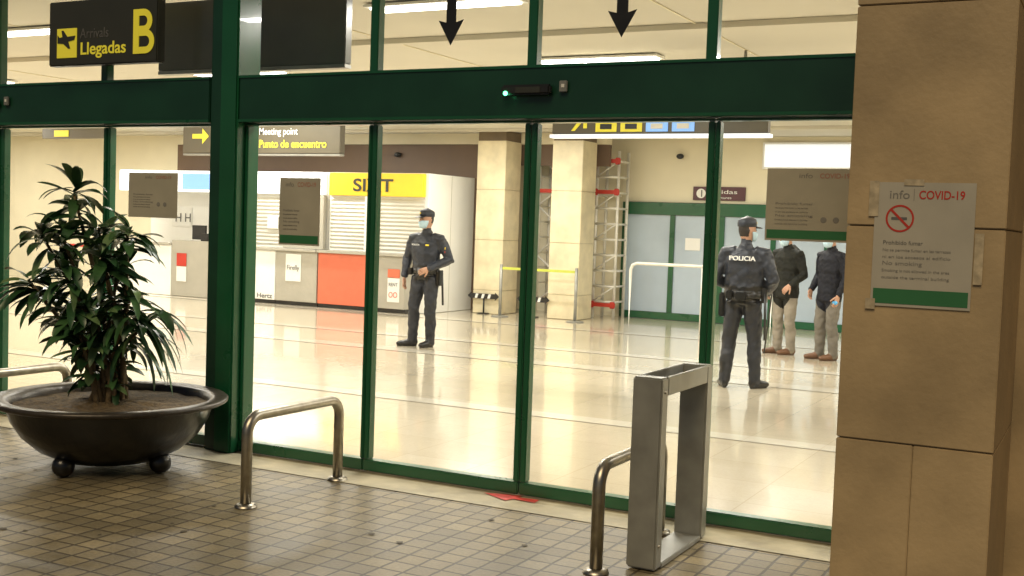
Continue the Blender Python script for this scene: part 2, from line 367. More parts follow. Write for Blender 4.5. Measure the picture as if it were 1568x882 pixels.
box('divider',-10.68,-9.76,11.0,11.085,1.05,2.04,M['counterg'],k2)
box('small_notice',-11.1,-10.85,11.05,11.07,1.4,1.65,M['paperw'],k2)
k3=grp('service_desk',(-13.4,11.5,0))
box('carcass',-14.9,-12.12,11.9,12.74,.014,2.47,M['white'],k3)
box('fascia',-14.9,-12.12,11.02,11.118,2.05,2.46,M['whitelit'],k3,.01)
box('fascia_blue',-13.2,-12.2,11.008,11.018,2.1,2.4,M['bluelit'],k3)
box('soffit',-14.9,-12.12,11.12,11.89,2.3,2.45,M['white'],k3)
box('counter_front',-14.9,-13.3,10.85,11.1,.014,1.0,M['white'],k3); box('counter_front',-13.29,-12.12,10.85,11.1,.014,1.1,M['counterg'],k3)
box('counter_top',-14.9,-13.3,10.8,11.12,1.002,1.04,M['counterg'],k3)
box('card_reader',-12.6,-12.4,10.9,11.0,1.102,1.25,M['black'],k3); box('notice',-14.3,-13.75,11.88,11.895,1.35,1.75,M['paperw'],k3)
text('notice_text','H H',-14.2,11.87,1.45,.18,M['ink'],k3); box('monitor',-13.1,-12.75,11.2,11.24,1.12,1.4,M['black'],k3)
box('notice_low',-13.15,-12.9,10.838,10.848,.6,.85,M['red'],k3);box('notice_low2',-13.15,-12.9,10.838,10.848,.3,.59,M['paperw'],k3)
g=grp('crowd_barrier',(-14.5,9.5,0))
for x in (-14.9,-13.6): tube('post',[(x,9.6,.02),(x,9.6,1.0)],.025,M['alu'],g); lathe('base',[(0,.03),(.14,.028),(.16,.014)],(x,9.6,0),M['alu'],g,24)
box('belt',-14.88,-13.62,9.595,9.605,.92,.97,M['red'],g,.001)
g=grp('information_screen',(-17.8,7.9,1.9)); box('housing',-18.3,-17.5,7.9,7.98,1.95,2.4,M['black'],g); box('screen',-18.26,-17.54,7.885,7.898,1.99,2.36,M['bluelit'],g)
tube('hanger',[(-17.9,7.94,2.4),(-17.9,7.94,3.28)],.015,M['alu'],g)
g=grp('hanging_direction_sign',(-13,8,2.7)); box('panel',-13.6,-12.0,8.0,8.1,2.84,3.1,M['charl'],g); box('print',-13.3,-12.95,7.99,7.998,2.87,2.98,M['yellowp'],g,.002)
for x in (-13.4,-12.3): tube('hanger',[(x,8.05,3.1),(x,8.05,3.29)],.012,M['alu'],g)
# ---------------- hanging signs ----------------
g=grp('meeting_point_sign',(-6.5,5.3,2.6))
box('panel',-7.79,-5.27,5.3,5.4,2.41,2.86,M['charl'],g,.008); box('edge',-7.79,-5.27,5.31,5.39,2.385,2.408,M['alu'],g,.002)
text('text_en','Meeting point',-6.52,5.294,2.645,.085,M['paperw'],g,bold=.01,width=.60); text('text_es','Punto de encuentro',-6.52,5.294,2.485,.095,M['yellowp'],g,bold=.02,width=1.04)
poly('arrow',[(-7.62,2.60),(-7.45,2.60),(-7.45,2.53),(-7.34,2.63),(-7.45,2.73),(-7.45,2.66),(-7.62,2.66)],5.292,M['yellowp'],g)
for x in (-7.4,-5.7): tube('hanger',[(x,5.35,2.86),(x,5.35,3.29)],.015,M['alu'],g)
g=grp('airport_pictogram_sign',(-.9,4.2,2.75))
box('panel',-1.91,.25,4.2,4.3,2.535,2.94,M['charl'],g,.008); box('edge',-1.93,.27,4.19,4.31,2.50,2.533,M['whitelit'],g,.002)
for i,(m,x) in enumerate(((M['yellowp'],-1.44),(M['yellowp'],-1.18),(M['bluelit'],-.92),(M['bluelit'],-.66))):
    box('pictogram',x,x+.22,4.19,4.198,2.555,2.775,m,g,.002); box('glyph',x+.05,x+.17,4.184,4.189,2.58,2.63,M['paperw'] if i>1 else M['black'],g,.001)
    sphere('glyph_head',(x+.11,4.187,2.67),.03,M['paperw'] if i>1 else M['black'],g,(1,.1,1))
poly('arrow',[(-1.70,2.565),(-1.66,2.565),(-1.57,2.665),(-1.57,2.59),(-1.53,2.59),(-1.53,2.73),(-1.66,2.73),(-1.66,2.69),(-1.60,2.69)],4.19,M['yellowp'],g)
for x in (-1.6,0): tube('hanger',[(x,4.25,2.94),(x,4.25,3.29)],.015,M['alu'],g)
g=grp('dark_overhead_panel',(-2.7,.6,3)); box('panel',-3.60,-1.82,.6,.68,2.73,3.25,M['chard'],g,.006); box('edge',-3.60,-1.82,.6,.68,2.70,2.727,M['alu'],g,.002)
# outside arrivals sign
g=grp('arrivals_sign',(-3.4,-.18,2.9))
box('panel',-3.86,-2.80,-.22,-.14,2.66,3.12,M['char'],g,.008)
box('bracket',-3.7,-3.64,-.139,-.051,2.9,2.96,M['alu'],g); box('bracket',-3.2,-3.14,-.139,-.051,2.9,2.96,M['alu'],g)
sx=.12; sz=-.02
box('icon',-3.89+sx,-3.69+sx,-.226,-.2205,2.735+sz,2.945+sz,M['yellowp'],g,.002)
poly('plane_glyph',[(a-.02+sx,b+sz) for a,b in [(-3.86,2.84),(-3.80,2.835),(-3.75,2.80),(-3.73,2.80),(-3.75,2.85),(-3.69,2.86),(-3.68,2.89),(-3.76,2.885),(-3.80,2.93),(-3.82,2.93),(-3.81,2.885),(-3.84,2.88),(-3.86,2.90)]],-.230,M['char'],g)
text('text_es','Llegadas',-3.54,-.222,2.735,.085,M['yellowp'],g,bold=.02,width=.44); text('text_en','Arrivals',-3.54,-.222,2.85,.07,M['ink'],g,width=.28)
lx=-3.02; lz=2.72; hh=.305; bw=.052
box('letter_b_stem',lx,lx+bw,-.226,-.2205,lz,lz+hh,M['yellowp'],g,0)
def halfring(z0,z1,w):
    V=[];F=[];n=14; R=(z1-z0)/2; cz=(z0+z1)/2; t=.046; fx=lx+bw+.001; st=w-R
    path=[(fx,cz+R)]+[(fx+st+R*math.sin(math.pi*i/n),cz+R*math.cos(math.pi*i/n)) for i in range(n+1)]+[(fx,cz-R)]
    ri=R-t; inn=[(fx,cz+ri)]+[(fx+st+ri*math.sin(math.pi*i/n),cz+ri*math.cos(math.pi*i/n)) for i in range(n+1)]+[(fx,cz-ri)]
    yy=-.226 if z0==lz else -.2265
    for a,b in zip(path,inn): V+= [(a[0],yy,a[1]),(b[0],yy,b[1])]
    for i in range(len(path)-1): F.append((2*i,2*i+1,2*i+3,2*i+2))
    mesh('letter_b_bowl',V,F,M['yellowp'],g)
halfring(lz+hh*.47,lz+hh,.125); halfring(lz,lz+hh*.545,.145)
# ---------------- posters ----------------
def poster(name,x0,x1,y,z0,z1,m,green=True,icon=False):
    g=grp(name,((x0+x1)/2,y,(z0+z1)/2)); w=x1-x0; h=z1-z0
    box('sheet',x0,x1,y,y+.003,z0,z1,m,g,0)
    if green: box('green_band',x0+.01,x1-.01,y-.0015,y-.0005,z0+.012,z0+.012+h*.12,M['postergreen'],g,0)
    k=h/.5; rd=M['red'] if icon else M['redl']; ik=M['ink'] if icon else M['inkl']
    ox=0 if icon else (.2 if w>.4 else 0)
    text('title_info','info',x0+w*(.14+ox),y-.001,z1-h*.13,.033*k,M['inkl'],g,ext=.0004,width=w*(.2-ox*.3)); text('title_covid','COVID-19',x0+w*(.44+ox*.6),y-.001,z1-h*.13,.033*k,rd,g,bold=.02,ext=.0004,width=w*(.45-ox*.7))
    if icon: box('title_bar',x0+w*.39,x0+w*.395,y-.0015,y-.0005,z1-h*.145,z1-h*.05,M['inkl'],g,0)
    ls=['Prohibido fumar','No se permite fumar en las terrazas','ni en los accesos al edificio','No smoking','Smoking is not allowed in the area','outside the terminal building']
    for i,t in enumerate(ls):
        text('line',t,x0+w*.1,y-.001,z1-h*(.50+i*.055),(.016 if i in(0,3) else .0115)*k,ik if i==0 else M['inkl'],g,ext=.0003,width=w*(.4 if i in(0,3) else (.68 if icon else .35)))
    if icon:
        cx=x0+w*.26; cz=z1-h*.29; R=.055*k
        V=[];F=[];n=32
        for i in range(n):
            a=2*math.pi*i/n
            for r in (R,R*.86): V.append((cx+r*math.cos(a),y-.0015,cz+r*math.sin(a)))
        for i in range(n): j=(i+1)%n; F.append((2*i,2*i+1,2*j+1,2*j))
        mesh('ring',V,F,M['red'],g)
        s=R*.62; t=R*.06
        poly('slash',[(cx-s-t,cz+s-t),(cx-s+t,cz+s+t),(cx+s+t,cz-s+t),(cx+s-t,cz-s-t)],y-.0017,M['red'],g,.0005)
        box('cigarette',cx-R*.6,cx+R*.5,y-.0014,y-.0006,cz-R*.1,cz+R*.1,M['ink'],g,0)
    elif w>.4:
        for i in range(2): sphere('pictogram',(x0+w*(.62+i*.13),y-.001,z0+h*.30),.016,M['inkl'],g,(1,.05,1))
    return g
poster('wall_notice_poster',-3.26,-2.79,-.010,1.59,1.91,M['paperg'],False)
poster('wall_notice_poster',-1.88,-1.545,-.010,1.443,1.89,M['paperg'])
poster('wall_notice_poster',1.42,1.92,-.010,1.595,1.98,M['paperg'])
# ---------------- stone pillar ----------------
PX0,PX1,PY0,PY1=2.07,2.705,-1.08,-.122
g=grp('stone_pillar',(2.4,-.6,0))
box('core',PX0+.012,PX1-.012,PY0+.012,PY1-.012,0,5,M['gap'],g,0)
for z0,z1,sp in ((.0,.755,2.39),(.760,1.676,None),(1.681,2.61,None),(2.615,3.55,2.4),(3.555,4.98,None)):
    xs=[(PX0,PX1)] if sp is None else [(PX0,sp-.001),(sp+.001,PX1)]
    for a,b in xs:
        dx=random.uniform(-.0015,.0015); o=box('stone_slab',a,b,PY0+dx,-.50,z0,z1,M['stone'],g,.004)
    box('stone_slab',PX0,PX1-.002,-.497,PY1,z0,z1,M['stone'],g,.004)
pp=poster('covid_notice',2.185,2.585,PY0-.006,1.34,1.865,M['paper'],True,True)
for a,b,c,d in ((2.160,2.200,1.72,1.87),(2.59,2.625,1.45,1.66),(2.165,2.205,1.325,1.37),(2.3,2.38,1.852,1.878)):
    box('tape',a,b,PY0-.0095,PY0-.0085,c,d,M['tape'],pp,0)
# ---------------- hoops ----------------
def hoop(x,y0,y1,h=.54,r=.031):
    g=grp('steel_hoop_barrier',(x,(y0+y1)/2,0)); pts=[(x,y0,.0),(x,y0,h-.13)]; R=.1
    for i in range(1,7):
        a=math.pi/2*i/6; pts.append((x,y0+R-R*math.cos(a),h-r-R+R*math.sin(a)))
    for i in range(0,7):
        a=math.pi/2*i/6; pts.append((x,y1-R+R*math.sin(a),h-r-R+R*math.cos(a)))
    pts+=[(x,y1,h-.14),(x,y1,0)]
    V=[];F=[]; ringtube(V,F,pts,[r]*len(pts),16,ref=Vector((1,0,0)),capk=0); mesh('hoop',V,F,M['steel'],g,True)
    for y in (y0,y1):
        lathe('base_flange',[(r,.024),(.05,.02),(.060,.012),(.063,.005)],(x,y,0),M['steel'],g,28)
        for k in range(3):
            a=k*2.1+.4; sphere('bolt',(x+.052*math.cos(a),y+.052*math.sin(a),.018),.007,M['alu'],g,seg=8)
hoop(-1.13,-1.17,-.31); hoop(1.01,-1.19,-.34); hoop(-3.52,-1.17,-.31)
# ---------------- gate frame ----------------
g=grp('metal_gate_frame',(1.18,-.66,0)); x0,x1=1.10,1.25
box('front_leg',x0,x1,-1.04,-.955,.01,.93,M['alu'],g,.008)
box('rear_leg',x0,x1,-.36,-.275,.01,.93,M['alu'],g,.008)
box('top_side',x1-.016,x1,-.953,-.362,.84,.93,M['alu'],g,.003); box('top_side_inner',x0,x0+.016,-.953,-.362,.84,.93,M['alu'],g,.003)
box('tray',x0+.018,x1-.018,-.953,-.362,.845,.87,M['black'],g,.002)
box('base_plate',x0,x1,-.953,-.362,.004,.03,M['alu'],g,.004)
tube('bolt',[(x0+.017,-.91,.905),(x1-.017,-.91,.905)],.014,M['steel'],g)
for z in (.86,.12): 
    sphere('rivet',(x1,-1.00,z),.008,M['steel'],g,seg=8)
mesh('red_floor_arrow',[(-.20,-.10,.009),(.0,-.20,.009),(.02,-.14,.009),(.17,-.15,.009),(.16,-.07,.009),(.02,-.085,.009),(.04,-.03,.009)],[(0,1,2,3,4,5,6)],mat('red_arrow_paint',(.50,.05,.035),.6,0,.3,20))
GV=[];GF=[]
for i in range(70):
    cx=random.uniform(-4.5,2.3); cy=random.uniform(-3.4,-.45); r=random.uniform(.008,.022); b=len(GV)
    for k in range(9): a=2*math.pi*k/9; q=r*random.uniform(.7,1.2); GV.append((cx+q*math.cos(a),cy+q*math.sin(a),.004))
    GF.append(tuple(range(b,b+9)))
mesh('gum_spots',GV,GF,mat('old_gum',(.09,.075,.05),.7))
# ---------------- planter ----------------
PC=Vector((-2.52,-.84,0)); R_=Vector((.887,.462,0)); T_=Vector((.462,-.887,0))
g=grp('planter_bowl',PC)
lathe('bowl',[(.001,.030),(.18,.034),(.32,.065),(.44,.125),(.54,.215),(.60,.31),(.63,.405)],PC,M['pot'],g,72)
lathe('rim',[(.63,.405),(.70,.415),(.722,.428),(.724,.442),(.712,.452),(.64,.452),(.612,.44),(.60,.40),(.59,.36)],PC,M['rim'],g,72)
sv=lathe('soil',[(0.001,.425),(.08,.424),(.15,.42),(.22,.413),(.3,.405),(.38,.402),(.45,.40),(.52,.40),(.598,.395)],PC,M['soil'],g,60)
for v in sv.data.vertices: v.co.z+=random.uniform(-.012,.012)
for a in (24,114,204,294):
    c=PC+R_*.40*math.cos(rad(a))+T_*.40*math.sin(rad(a)); sphere('ball_foot',(c.x,c.y,.068),.068,M['pot'],g)
    c2=PC+R_*.37*math.cos(rad(a))+T_*.37*math.sin(rad(a)); tube('foot_neck',[(c.x,c.y,.09),(c2.x,c2.y,.14)],.04,M['pot'],g)
# plant
pl=grp('dracaena_plant',PC+Vector((0,0,.4)))
clumps=[(-.26,.0,1.72,1.0,24),(-.44,.05,1.46,.9,22),(-.12,-.05,1.52,.95,24),(.10,.05,1.52,.8,24),(-.50,.1,1.18,.95,26),(-.26,.12,1.24,1,30),(.02,.0,1.20,1,30),
 (-.38,-.1,.98,.9,24),(-.06,.1,.96,.9,26),(.12,.05,1.06,.8,22),(-.14,.05,.72,.75,24),(.20,.05,.90,1.1,18),(-.20,.15,1.02,.8,24),(-.05,.12,1.38,.8,22),(-.3,.1,1.50,.8,20),(.0,-.05,.66,.65,18),(-.16,.14,.85,.8,22)]
LV=[];LF=[];LM=[]
def leaf(base,d,L,W,droop):
    b=len(LV); n=7; p=Vector(base); d=d.normalized(); side=d.cross(Vector((0,0,1)))
    if side.length<.1: side=Vector((1,0,0))
    side.normalize(); side=(side+Vector((0,0,random.uniform(-.6,.6)))).normalized(); seg=L/n
    tw=random.uniform(-.3,.3)
    for i in range(n+1):
        s=i/n; w=W*(math.sin(math.pi*min(1,(s*.86+.10)))**.8)*.5 if i<n else .001
        up=side.cross(d).normalized()
        LV.append(p-side*w+up*w*.25); LV.append(p.copy()); LV.append(p+side*w+up*w*.25)
        p=p+d*seg; d=(d+Vector((0,0,-droop*seg*(1+2*s)))).normalized(); side=(side+up*tw*.15); side=(side-d*side.dot(d)).normalized()
    mi=random.choice([0,0,1,1,2])
    for i in range(n):
        LF.append((b+3*i,b+3*i+1,b+3*i+4,b+3*i+3)); LF.append((b+3*i+1,b+3*i+2,b+3*i+5,b+3*i+4)); LM.extend([mi,mi])
SV=[];SF=[]
for ci,(r,t,z,sc,n) in enumerate(clumps):
    c=PC+R_*r+T_*t+Vector((0,0,z))
    b0=PC+R_*(random.uniform(-.10,.10)-.03)+T_*random.uniform(-.1,.1)+Vector((0,0,.39))
    mid=b0.lerp(c,.5)+Vector((random.uniform(-.03,.03),random.uniform(-.03,.03),-.0)); mid.x=mid.x*.6+b0.x*.4; mid.y=mid.y*.6+b0.y*.4
    pts=[b0,b0.lerp(mid,.5),mid,mid.lerp(c,.55),c]
    ringtube(SV,SF,pts,[.019,.017,.015,.012,.008],8)
    sd=(c-pts[3]).normalized()
    for i in range(n):
        h=random.uniform(-.18,.05)*sc
        base=c+sd*h
        a=random.uniform(0,2*math.pi); el=random.uniform(-.3,.8)+ (h/.16)*.45
        d=R_*math.cos(a)*math.cos(el)+T_*math.sin(a)*math.cos(el)+Vector((0,0,math.sin(el)))
        L=random.uniform(.17,.30)*(.85+.2*sc); dr=random.uniform(.8,4.5)
        if ci==11: L*=1.25; dr=random.uniform(4,7)
        leaf(base,d,L,random.uniform(.048,.074),dr)
c=PC+R_*-.24+Vector((0,0,1.76))
for i in range(7):
    a=random.uniform(0,6.28); d=R_*math.cos(a)*.8+T_*math.sin(a)*.8+Vector((0,0,1)); leaf(c,d,random.uniform(.18,.26),.055,2)
for i in range(18):
    c=PC+R_*random.uniform(.08,.2)+T_*random.uniform(-.05,.1)+Vector((0,0,random.uniform(.82,1.08)))
    d=R_*random.uniform(.6,1.1)+T_*random.uniform(-.4,.5)+Vector((0,0,random.uniform(-.7,.15))); leaf(c,d,random.uniform(.34,.50),.042,random.uniform(1.5,3.5))
for i in range(12):
    c=PC+R_*random.uniform(-.2,.1)+T_*random.uniform(.0,.15)+Vector((0,0,random.uniform(.5,.6)))
    a=random.uniform(0,6.28); leaf(c,R_*math.cos(a)+T_*math.sin(a)+Vector((0,0,.1)),random.uniform(.15,.26),.05,3)
lo=mesh('leaves',LV,LF,[M['leaf0'],M['leaf1'],M['leaf2']],pl,True)
for q,mi in zip(lo.data.polygons,LM): q.material_index=mi
mesh('canes',SV,SF,M['bark'],pl,True)
# ---------------- people ----------------
def person(name,loc,yaw,top,bottom,shoes,P):
    root=grp(name,loc,rad(yaw)); V=[];F=[];prim=[]
    s_=P.get('scale',1.0); root.scale=(s_,s_,s_)
    mats=[M[top],M[bottom],M[shoes],M['skin'],M['leather'],M['hair']]
    def add(pts,rads,lab,ref=None):
        ringtube(V,F,pts,rads,14,ref)
        pp=[Vector(p) for p in pts]; rr=[(r if not isinstance(r,tuple) else (r[0]+r[1])/2) for r in rads]
        for i in range(len(pp)-1): prim.append((pp[i],pp[i+1],rr[i],rr[i+1],lab))
    bulk=P.get('bulk',1.0); hem=P.get('hem',.96)
    if hem<.9:
        add([(0,0,hem),(0,0,hem+.1),(0,0,1.0),(0,0,1.15)],[(.180*bulk,.142*bulk),(.182*bulk,.142*bulk),(.178*bulk,.138*bulk),(.175*bulk,.132*bulk)],0)
        hem2=.95
    else: hem2=hem
    add([(0,0,hem2),(0,0,hem2+.06),(0,0,1.10),(0,-.005,1.24),(0,0,1.34),(0,.005,1.415),(0,.01,1.465)],
        [(.175*bulk,.130*bulk),(.172*bulk,.128*bulk),(.165*bulk,.122*bulk),(.188*bulk,.135*bulk),(.195*bulk,.13*bulk),(.165*bulk,.10),(.085,.075)],0)
    add([(0,0,.88),(0,0,1.02)],[(.162,.118),(.158,.112)],1)
    if P.get('belt'): add([(0,0,.955),(0,0,1.0)],[(.180*bulk,.136*bulk),(.180*bulk,.136*bulk)],4)
    add([(0,.012,1.44),(0,.005,1.50),(0,-.005,1.56)],[(.068,.066),(.058,.060),(.056,.058)],3)
    add([(0,.012,1.44),(0,.01,1.495)],[(.082,.08),(.072,.075)],0)
    for s,k in ((1,'L'),(-1,'R')):
        kn=Vector(P['knee'+k]); an=Vector(P['ank'+k]); hp=Vector((s*.09,0,.90))
        add([hp,hp.lerp(kn,.4),kn+Vector((0,0,.04)),kn-Vector((0,0,.05)),kn.lerp(an,.4)+Vector((0,.012,0)),kn.lerp(an,.8),an+Vector((0,0,-.02))],
            [(.098,.108),(.094,.102),(.076,.082),(.072,.078),(.072,.078),(.064,.068),(.060,.066)],1)
        fa=rad(P['foot'+k]); fd=Vector((math.sin(fa),-math.cos(fa),0)); side=Vector((math.cos(fa),math.sin(fa),0))
        a0=Vector((an.x,an.y,0))
        add([a0-fd*.06+Vector((0,0,.045)),a0+Vector((0,0,.055)),a0+fd*.09+Vector((0,0,.045)),a0+fd*.17+Vector((0,0,.036)),a0+fd*.205+Vector((0,0,.032))],
            [(.036,.042),(.043,.052),(.046,.040),(.045,.032),(.030,.024)],2,side)
        add([Vector((an.x,an.y,.06)),Vector((an.x,an.y,P.get('boot',.10)))],[.054,.058],2)
        sh=Vector((s*.185*bulk**.5,.005,1.395)); el=Vector(P['el'+k]); wr=Vector(P['wr'+k])
        add([Vector((s*.10,.005,1.41)),sh,sh.lerp(el,.35),sh.lerp(el,.8),el,el.lerp(wr,.3),el.lerp(wr,.8),wr],
            [.068*bulk,.072*bulk,.064*bulk,.057*bulk,.055*bulk,.054*bulk,.045*bulk,.043*bulk],0)
    hy=rad(P.get('head',0)); tilt=P.get('tilt',0)
    HM=Matrix.Translation((0,0,1.52))@(Matrix.Rotation(hy,4,'Z')@Matrix.Rotation(tilt,4,'X'))@Matrix.Translation((0,0,-1.52))
    hp=lambda x,y,z: HM@Vector((x,y,z))
    hx=HM.to_3x3()@Vector((1,0,0))
    add([hp(0,-.035,1.535),hp(0,-.022,1.565),hp(0,-.012,1.60),hp(0,-.004,1.645),hp(0,0,1.69),hp(0,.004,1.725)],
        [(.040,.048),(.060,.072),(.070,.088),(.076,.097),(.075,.096),(.058,.074)],3,hx)
    add([hp(0,-.098,1.645),hp(0,-.118,1.618)],[.010,.015],3,hx)
    for s in (1,-1): add([hp(s*.076,.008,1.615),hp(s*.083,.012,1.65)],[(.008,.016),(.009,.018)],3,hx)
    if P.get('hood'): add([(-.09,.09,1.43),(0,.12,1.47),(.09,.09,1.43)],[.05,.065,.05],0)
    hairz=P.get('hairz',1.60)
    me=bpy.data.meshes.new('body_src'); me.from_pydata([tuple(v) for v in V],[],F); me.update()
    ob=bpy.data.objects.new('body_src',me); link(ob)
    rm=ob.modifiers.new('r','REMESH'); rm.mode='VOXEL'; rm.voxel_size=.0105
    sm=ob.modifiers.new('s','SMOOTH'); sm.factor=.5; sm.iterations=4
    dg=bpy.context.evaluated_depsgraph_get(); dg.update()
    nm=bpy.data.meshes.new_from_object(ob.evaluated_get(dg)); bpy.data.objects.remove(ob)
    nm.name='body'; nm.materials.clear()
    for q in mats: nm.materials.append(q)
    HI=HM.inverted(); nv=len(nm.vertices)
    co=np.zeros(nv*3); nm.vertices.foreach_get('co',co); co=co.reshape(-1,3)
    no=np.zeros(nv*3); nm.vertices.foreach_get('normal',no); no=no.reshape(-1,3)
    x,y,z=co[:,0].copy(),co[:,1].copy(),co[:,2].copy()
    k=np.sin(z*46+x*38+np.sin(y*30+x*9)*2.2)*.0030+np.sin(z*23-y*44+x*17)*.0030+np.sin(z*90+np.sin(x*60)*1.5)*.0014
    k*=((z<1.43)&(z>.14))
    co+=no*k[:,None]; co[:,2]=np.where(z<.012,0,co[:,2])
    nm.vertices.foreach_set('co',co.ravel())
    nf=len(nm.polygons); ce=np.zeros(nf*3); nm.polygons.foreach_get('center',ce); ce=ce.reshape(-1,3)
    best=np.full(nf,9.0); lab=np.zeros(nf,int)
    for a,b,ra,rb,l in prim:
        a=np.array(a);b=np.array(b);ab=b-a
        t=np.clip(((ce-a)@ab)/max(ab@ab,1e-9),0,1); d=np.linalg.norm(ce-a-t[:,None]*ab,axis=1)-(ra+(rb-ra)*t)
        mm=d<best; best[mm]=d[mm]; lab[mm]=l
    lab[(lab==1)&(ce[:,2]>hem-.012)]=0
    if P.get('belt'): lab[(ce[:,2]>.957)&(ce[:,2]<.998)&(np.abs(ce[:,0])<.215)&(lab!=3)]=4
    R3=np.array(HI.to_3x3()); lc=ce@R3.T+np.array(HI.translation)
    hm=(lab==3)&(ce[:,2]>1.56)&((lc[:,2]>1.70)|((lc[:,1]>.015)&(lc[:,2]>hairz))); lab[hm]=5
    nm.polygons.foreach_set('material_index',lab.astype(np.int32)); nm.polygons.foreach_set('use_smooth',np.ones(nf,bool)); nm.update()
    o=link(bpy.data.objects.new('body',nm)); par(o,root,True)
    for s in (1,-1):
        e=hp(s*.030,-.088,1.652); sphere('eye',e,.010,M['eye'],root,(1.2,.6,.7),True,10)
        e=hp(s*.030,-.092,1.672); sphere('brow',e,.014,M['hair'],root,(1.3,.5,.3),True,8)
    V2=[];F2=[];n=12;rows=[(1.632,.080,.100,-.006),(1.618,.079,.118,-.004),(1.59,.076,.112,-.010),(1.555,.062,.092,-.022),(1.532,.046,.066,-.032)]
    for zz,a,b,yo in rows:
        for q in range(n+1):
            an=math.pi*(.06+.88*q/n); V2.append(hp(a*math.cos(an),yo-b*math.sin(an),zz))
    for i in range(len(rows)-1):
        for q in range(n): F2.append((i*(n+1)+q,i*(n+1)+q+1,(i+1)*(n+1)+q+1,(i+1)*(n+1)+q))
    mk=mesh('face_mask',V2,F2,M['mask'],root,True,True)
    so=mk.modifiers.new('t','SOLIDIFY'); so.thickness=.003
    if P.get('cap'):
        V2=[];F2=[]; ringtube(V2,F2,[hp(0,.0,1.685),hp(0,0,1.72),hp(0,.002,1.755),hp(0,.004,1.775)],[(.083,.104),(.085,.106),(.078,.098),(.045,.06)],20,hx)
        b=len(V2)
        for i,(rr,zz) in enumerate(((.075,1.695),(.14,1.685),(.175,1.672))):
            for q in range(9):
                an=math.pi*(.17+.66*q/8); V2.append(hp(.082*math.cos(an)*(1 if i<2 else .85),-.02-rr*math.sin(an)*.95,zz-.008*abs(math.cos(an))))
        for i in range(2):
            for q in range(8): F2.append((b+i*9+q,b+i*9+q+1,b+(i+1)*9+q+1,b+(i+1)*9+q))
        mesh('cap',V2,F2,M['uni'],root,True,True)
        sphere('cap_badge',hp(0,-.108,1.725),.012,M['yellow'],root,(1,.4,1),True,8)
    for s,k in ((1,'L'),(-1,'R')):
        el=Vector(P['el'+k]); wr=Vector(P['wr'+k]); hd=Vector(P.get('hd'+k,tuple(wr-el))).normalized()
        nrm=Vector(P.get('pn'+k,(-s,0,0))); nrm=(nrm-hd*nrm.dot(hd)).normalized(); lat=hd.cross(nrm).normalized()
        if lat.dot(Vector((0,-1,0)))<0 : lat=-lat
        V2=[];F2=[]
        ringtube(V2,F2,[wr-hd*.02,wr+hd*.03,wr+hd*.07,wr+hd*.095],[(.026,.020),(.036,.016),(.041,.015),(.038,.012)],12,lat)
        for j,(o_,L) in enumerate(((.030,.072),(.010,.080),(-.010,.075),(-.029,.060))):
            p=wr+hd*.088+lat*o_; d=hd.copy(); pts=[p]
            for q in range(3):
                p=p+d*L*(.42,.32,.26)[q]; pts.append(p); d=(d+nrm*P.get('curl',.55)).normalized()
            ringtube(V2,F2,pts,[.0098,.0092,.0085,.007],8)
        p=wr+hd*.03+lat*.03; d=(hd*.7+lat*.6+nrm*.35).normalized()
        pts=[p,p+d*.035]; d=(d+hd*.5+nrm*.2).normalized(); pts.append(pts[-1]+d*.03); pts.append(pts[-1]+d*.024)
        ringtube(V2,F2,pts,[.014,.012,.010,.008],8)
        mesh('hand_'+k.lower(),V2,F2,M[P.get('glove','skin')],root,True,True)
    return root
off=dict(kneeL=(.10,-.03,.49),ankL=(.085,.02,.09),kneeR=(-.13,-.05,.49),ankR=(-.15,-.03,.09),footL=-10,footR=-50,
 elL=(.32,.07,1.14),wrL=(.13,-.155,1.02),hdL=(-.8,-.15,-.35),pnL=(0,1,0),elR=(-.295,.03,1.13),wrR=(-.285,-.05,.89),hdR=(.05,-.1,-1),pnR=(1,0,0),
 belt=1,cap=1,boot=.26,head=-28,bulk=1.10)
r1=person('police_officer',(-4.80,6.58,.01),2,'uni','uni2','leather',off)
box('pouch',-.20,-.14,-.12,-.05,.93,1.02,M['leather'],r1,.008,True); box('holster',.18,.23,-.05,.05,.80,1.0,M['leather'],r1,.012,True)
box('buckle',-.03,.03,-.158,-.144,.955,1.0,M['alu'],r1,.004,True)
tube('baton',[(.22,.04,1.0),(.23,.07,.55)],.014,M['black'],r1,10,True)
box('sleeve_flag',.286,.292,-.03,.02,1.27,1.30,M['yellow'],r1,.002,True)
sphere('sleeve_patch',(.286,-.005,1.24),.022,M['red'],r1,(.3,1,1),True,10)
box('chest_badge',.07,.12,-.154,-.142,1.31,1.33,M['yellow'],r1,.002,True)
text('chest_text','POLICIA',-.13,-.155,1.31,.022,M['paperw'],r1,local=True)
off2=dict(kneeL=(.14,-.02,.49),ankL=(.16,.03,.09),kneeR=(-.12,-.04,.49),ankR=(-.14,-.05,.09),footL=25,footR=-30,
 elL=(.31,.06,1.14),wrL=(.17,-.16,1.04),hdL=(-.9,-.1,-.15),pnL=(0,1,0),elR=(-.30,.04,1.14),wrR=(-.20,-.18,1.00),hdR=(.7,-.4,-.3),pnR=(0,1,0),belt=1,cap=1,boot=.26,head=-48,bulk=1.20,hairz=1.58)
r2=person('police_officer',(-.31,5.62,.01),184,'uni','uni2','leather',off2)
text('back_text','POLICIA',.135,.174,1.335,.045,M['paperw'],r2,rot=(90,0,180),bold=.02,local=True,width=.27,ext=.008)
box('holster',.19,.25,-.04,.06,.74,.99,M['leather'],r2,.012,True); box('radio',-.245,-.185,-.02,.05,.90,1.06,M['black'],r2,.008,True); box('pouch',-.06,.05,.15,.19,.93,1.01,M['leather'],r2,.008,True)
box('pouch',.09,.15,.11,.17,.93,1.02,M['leather'],r2,.008,True)
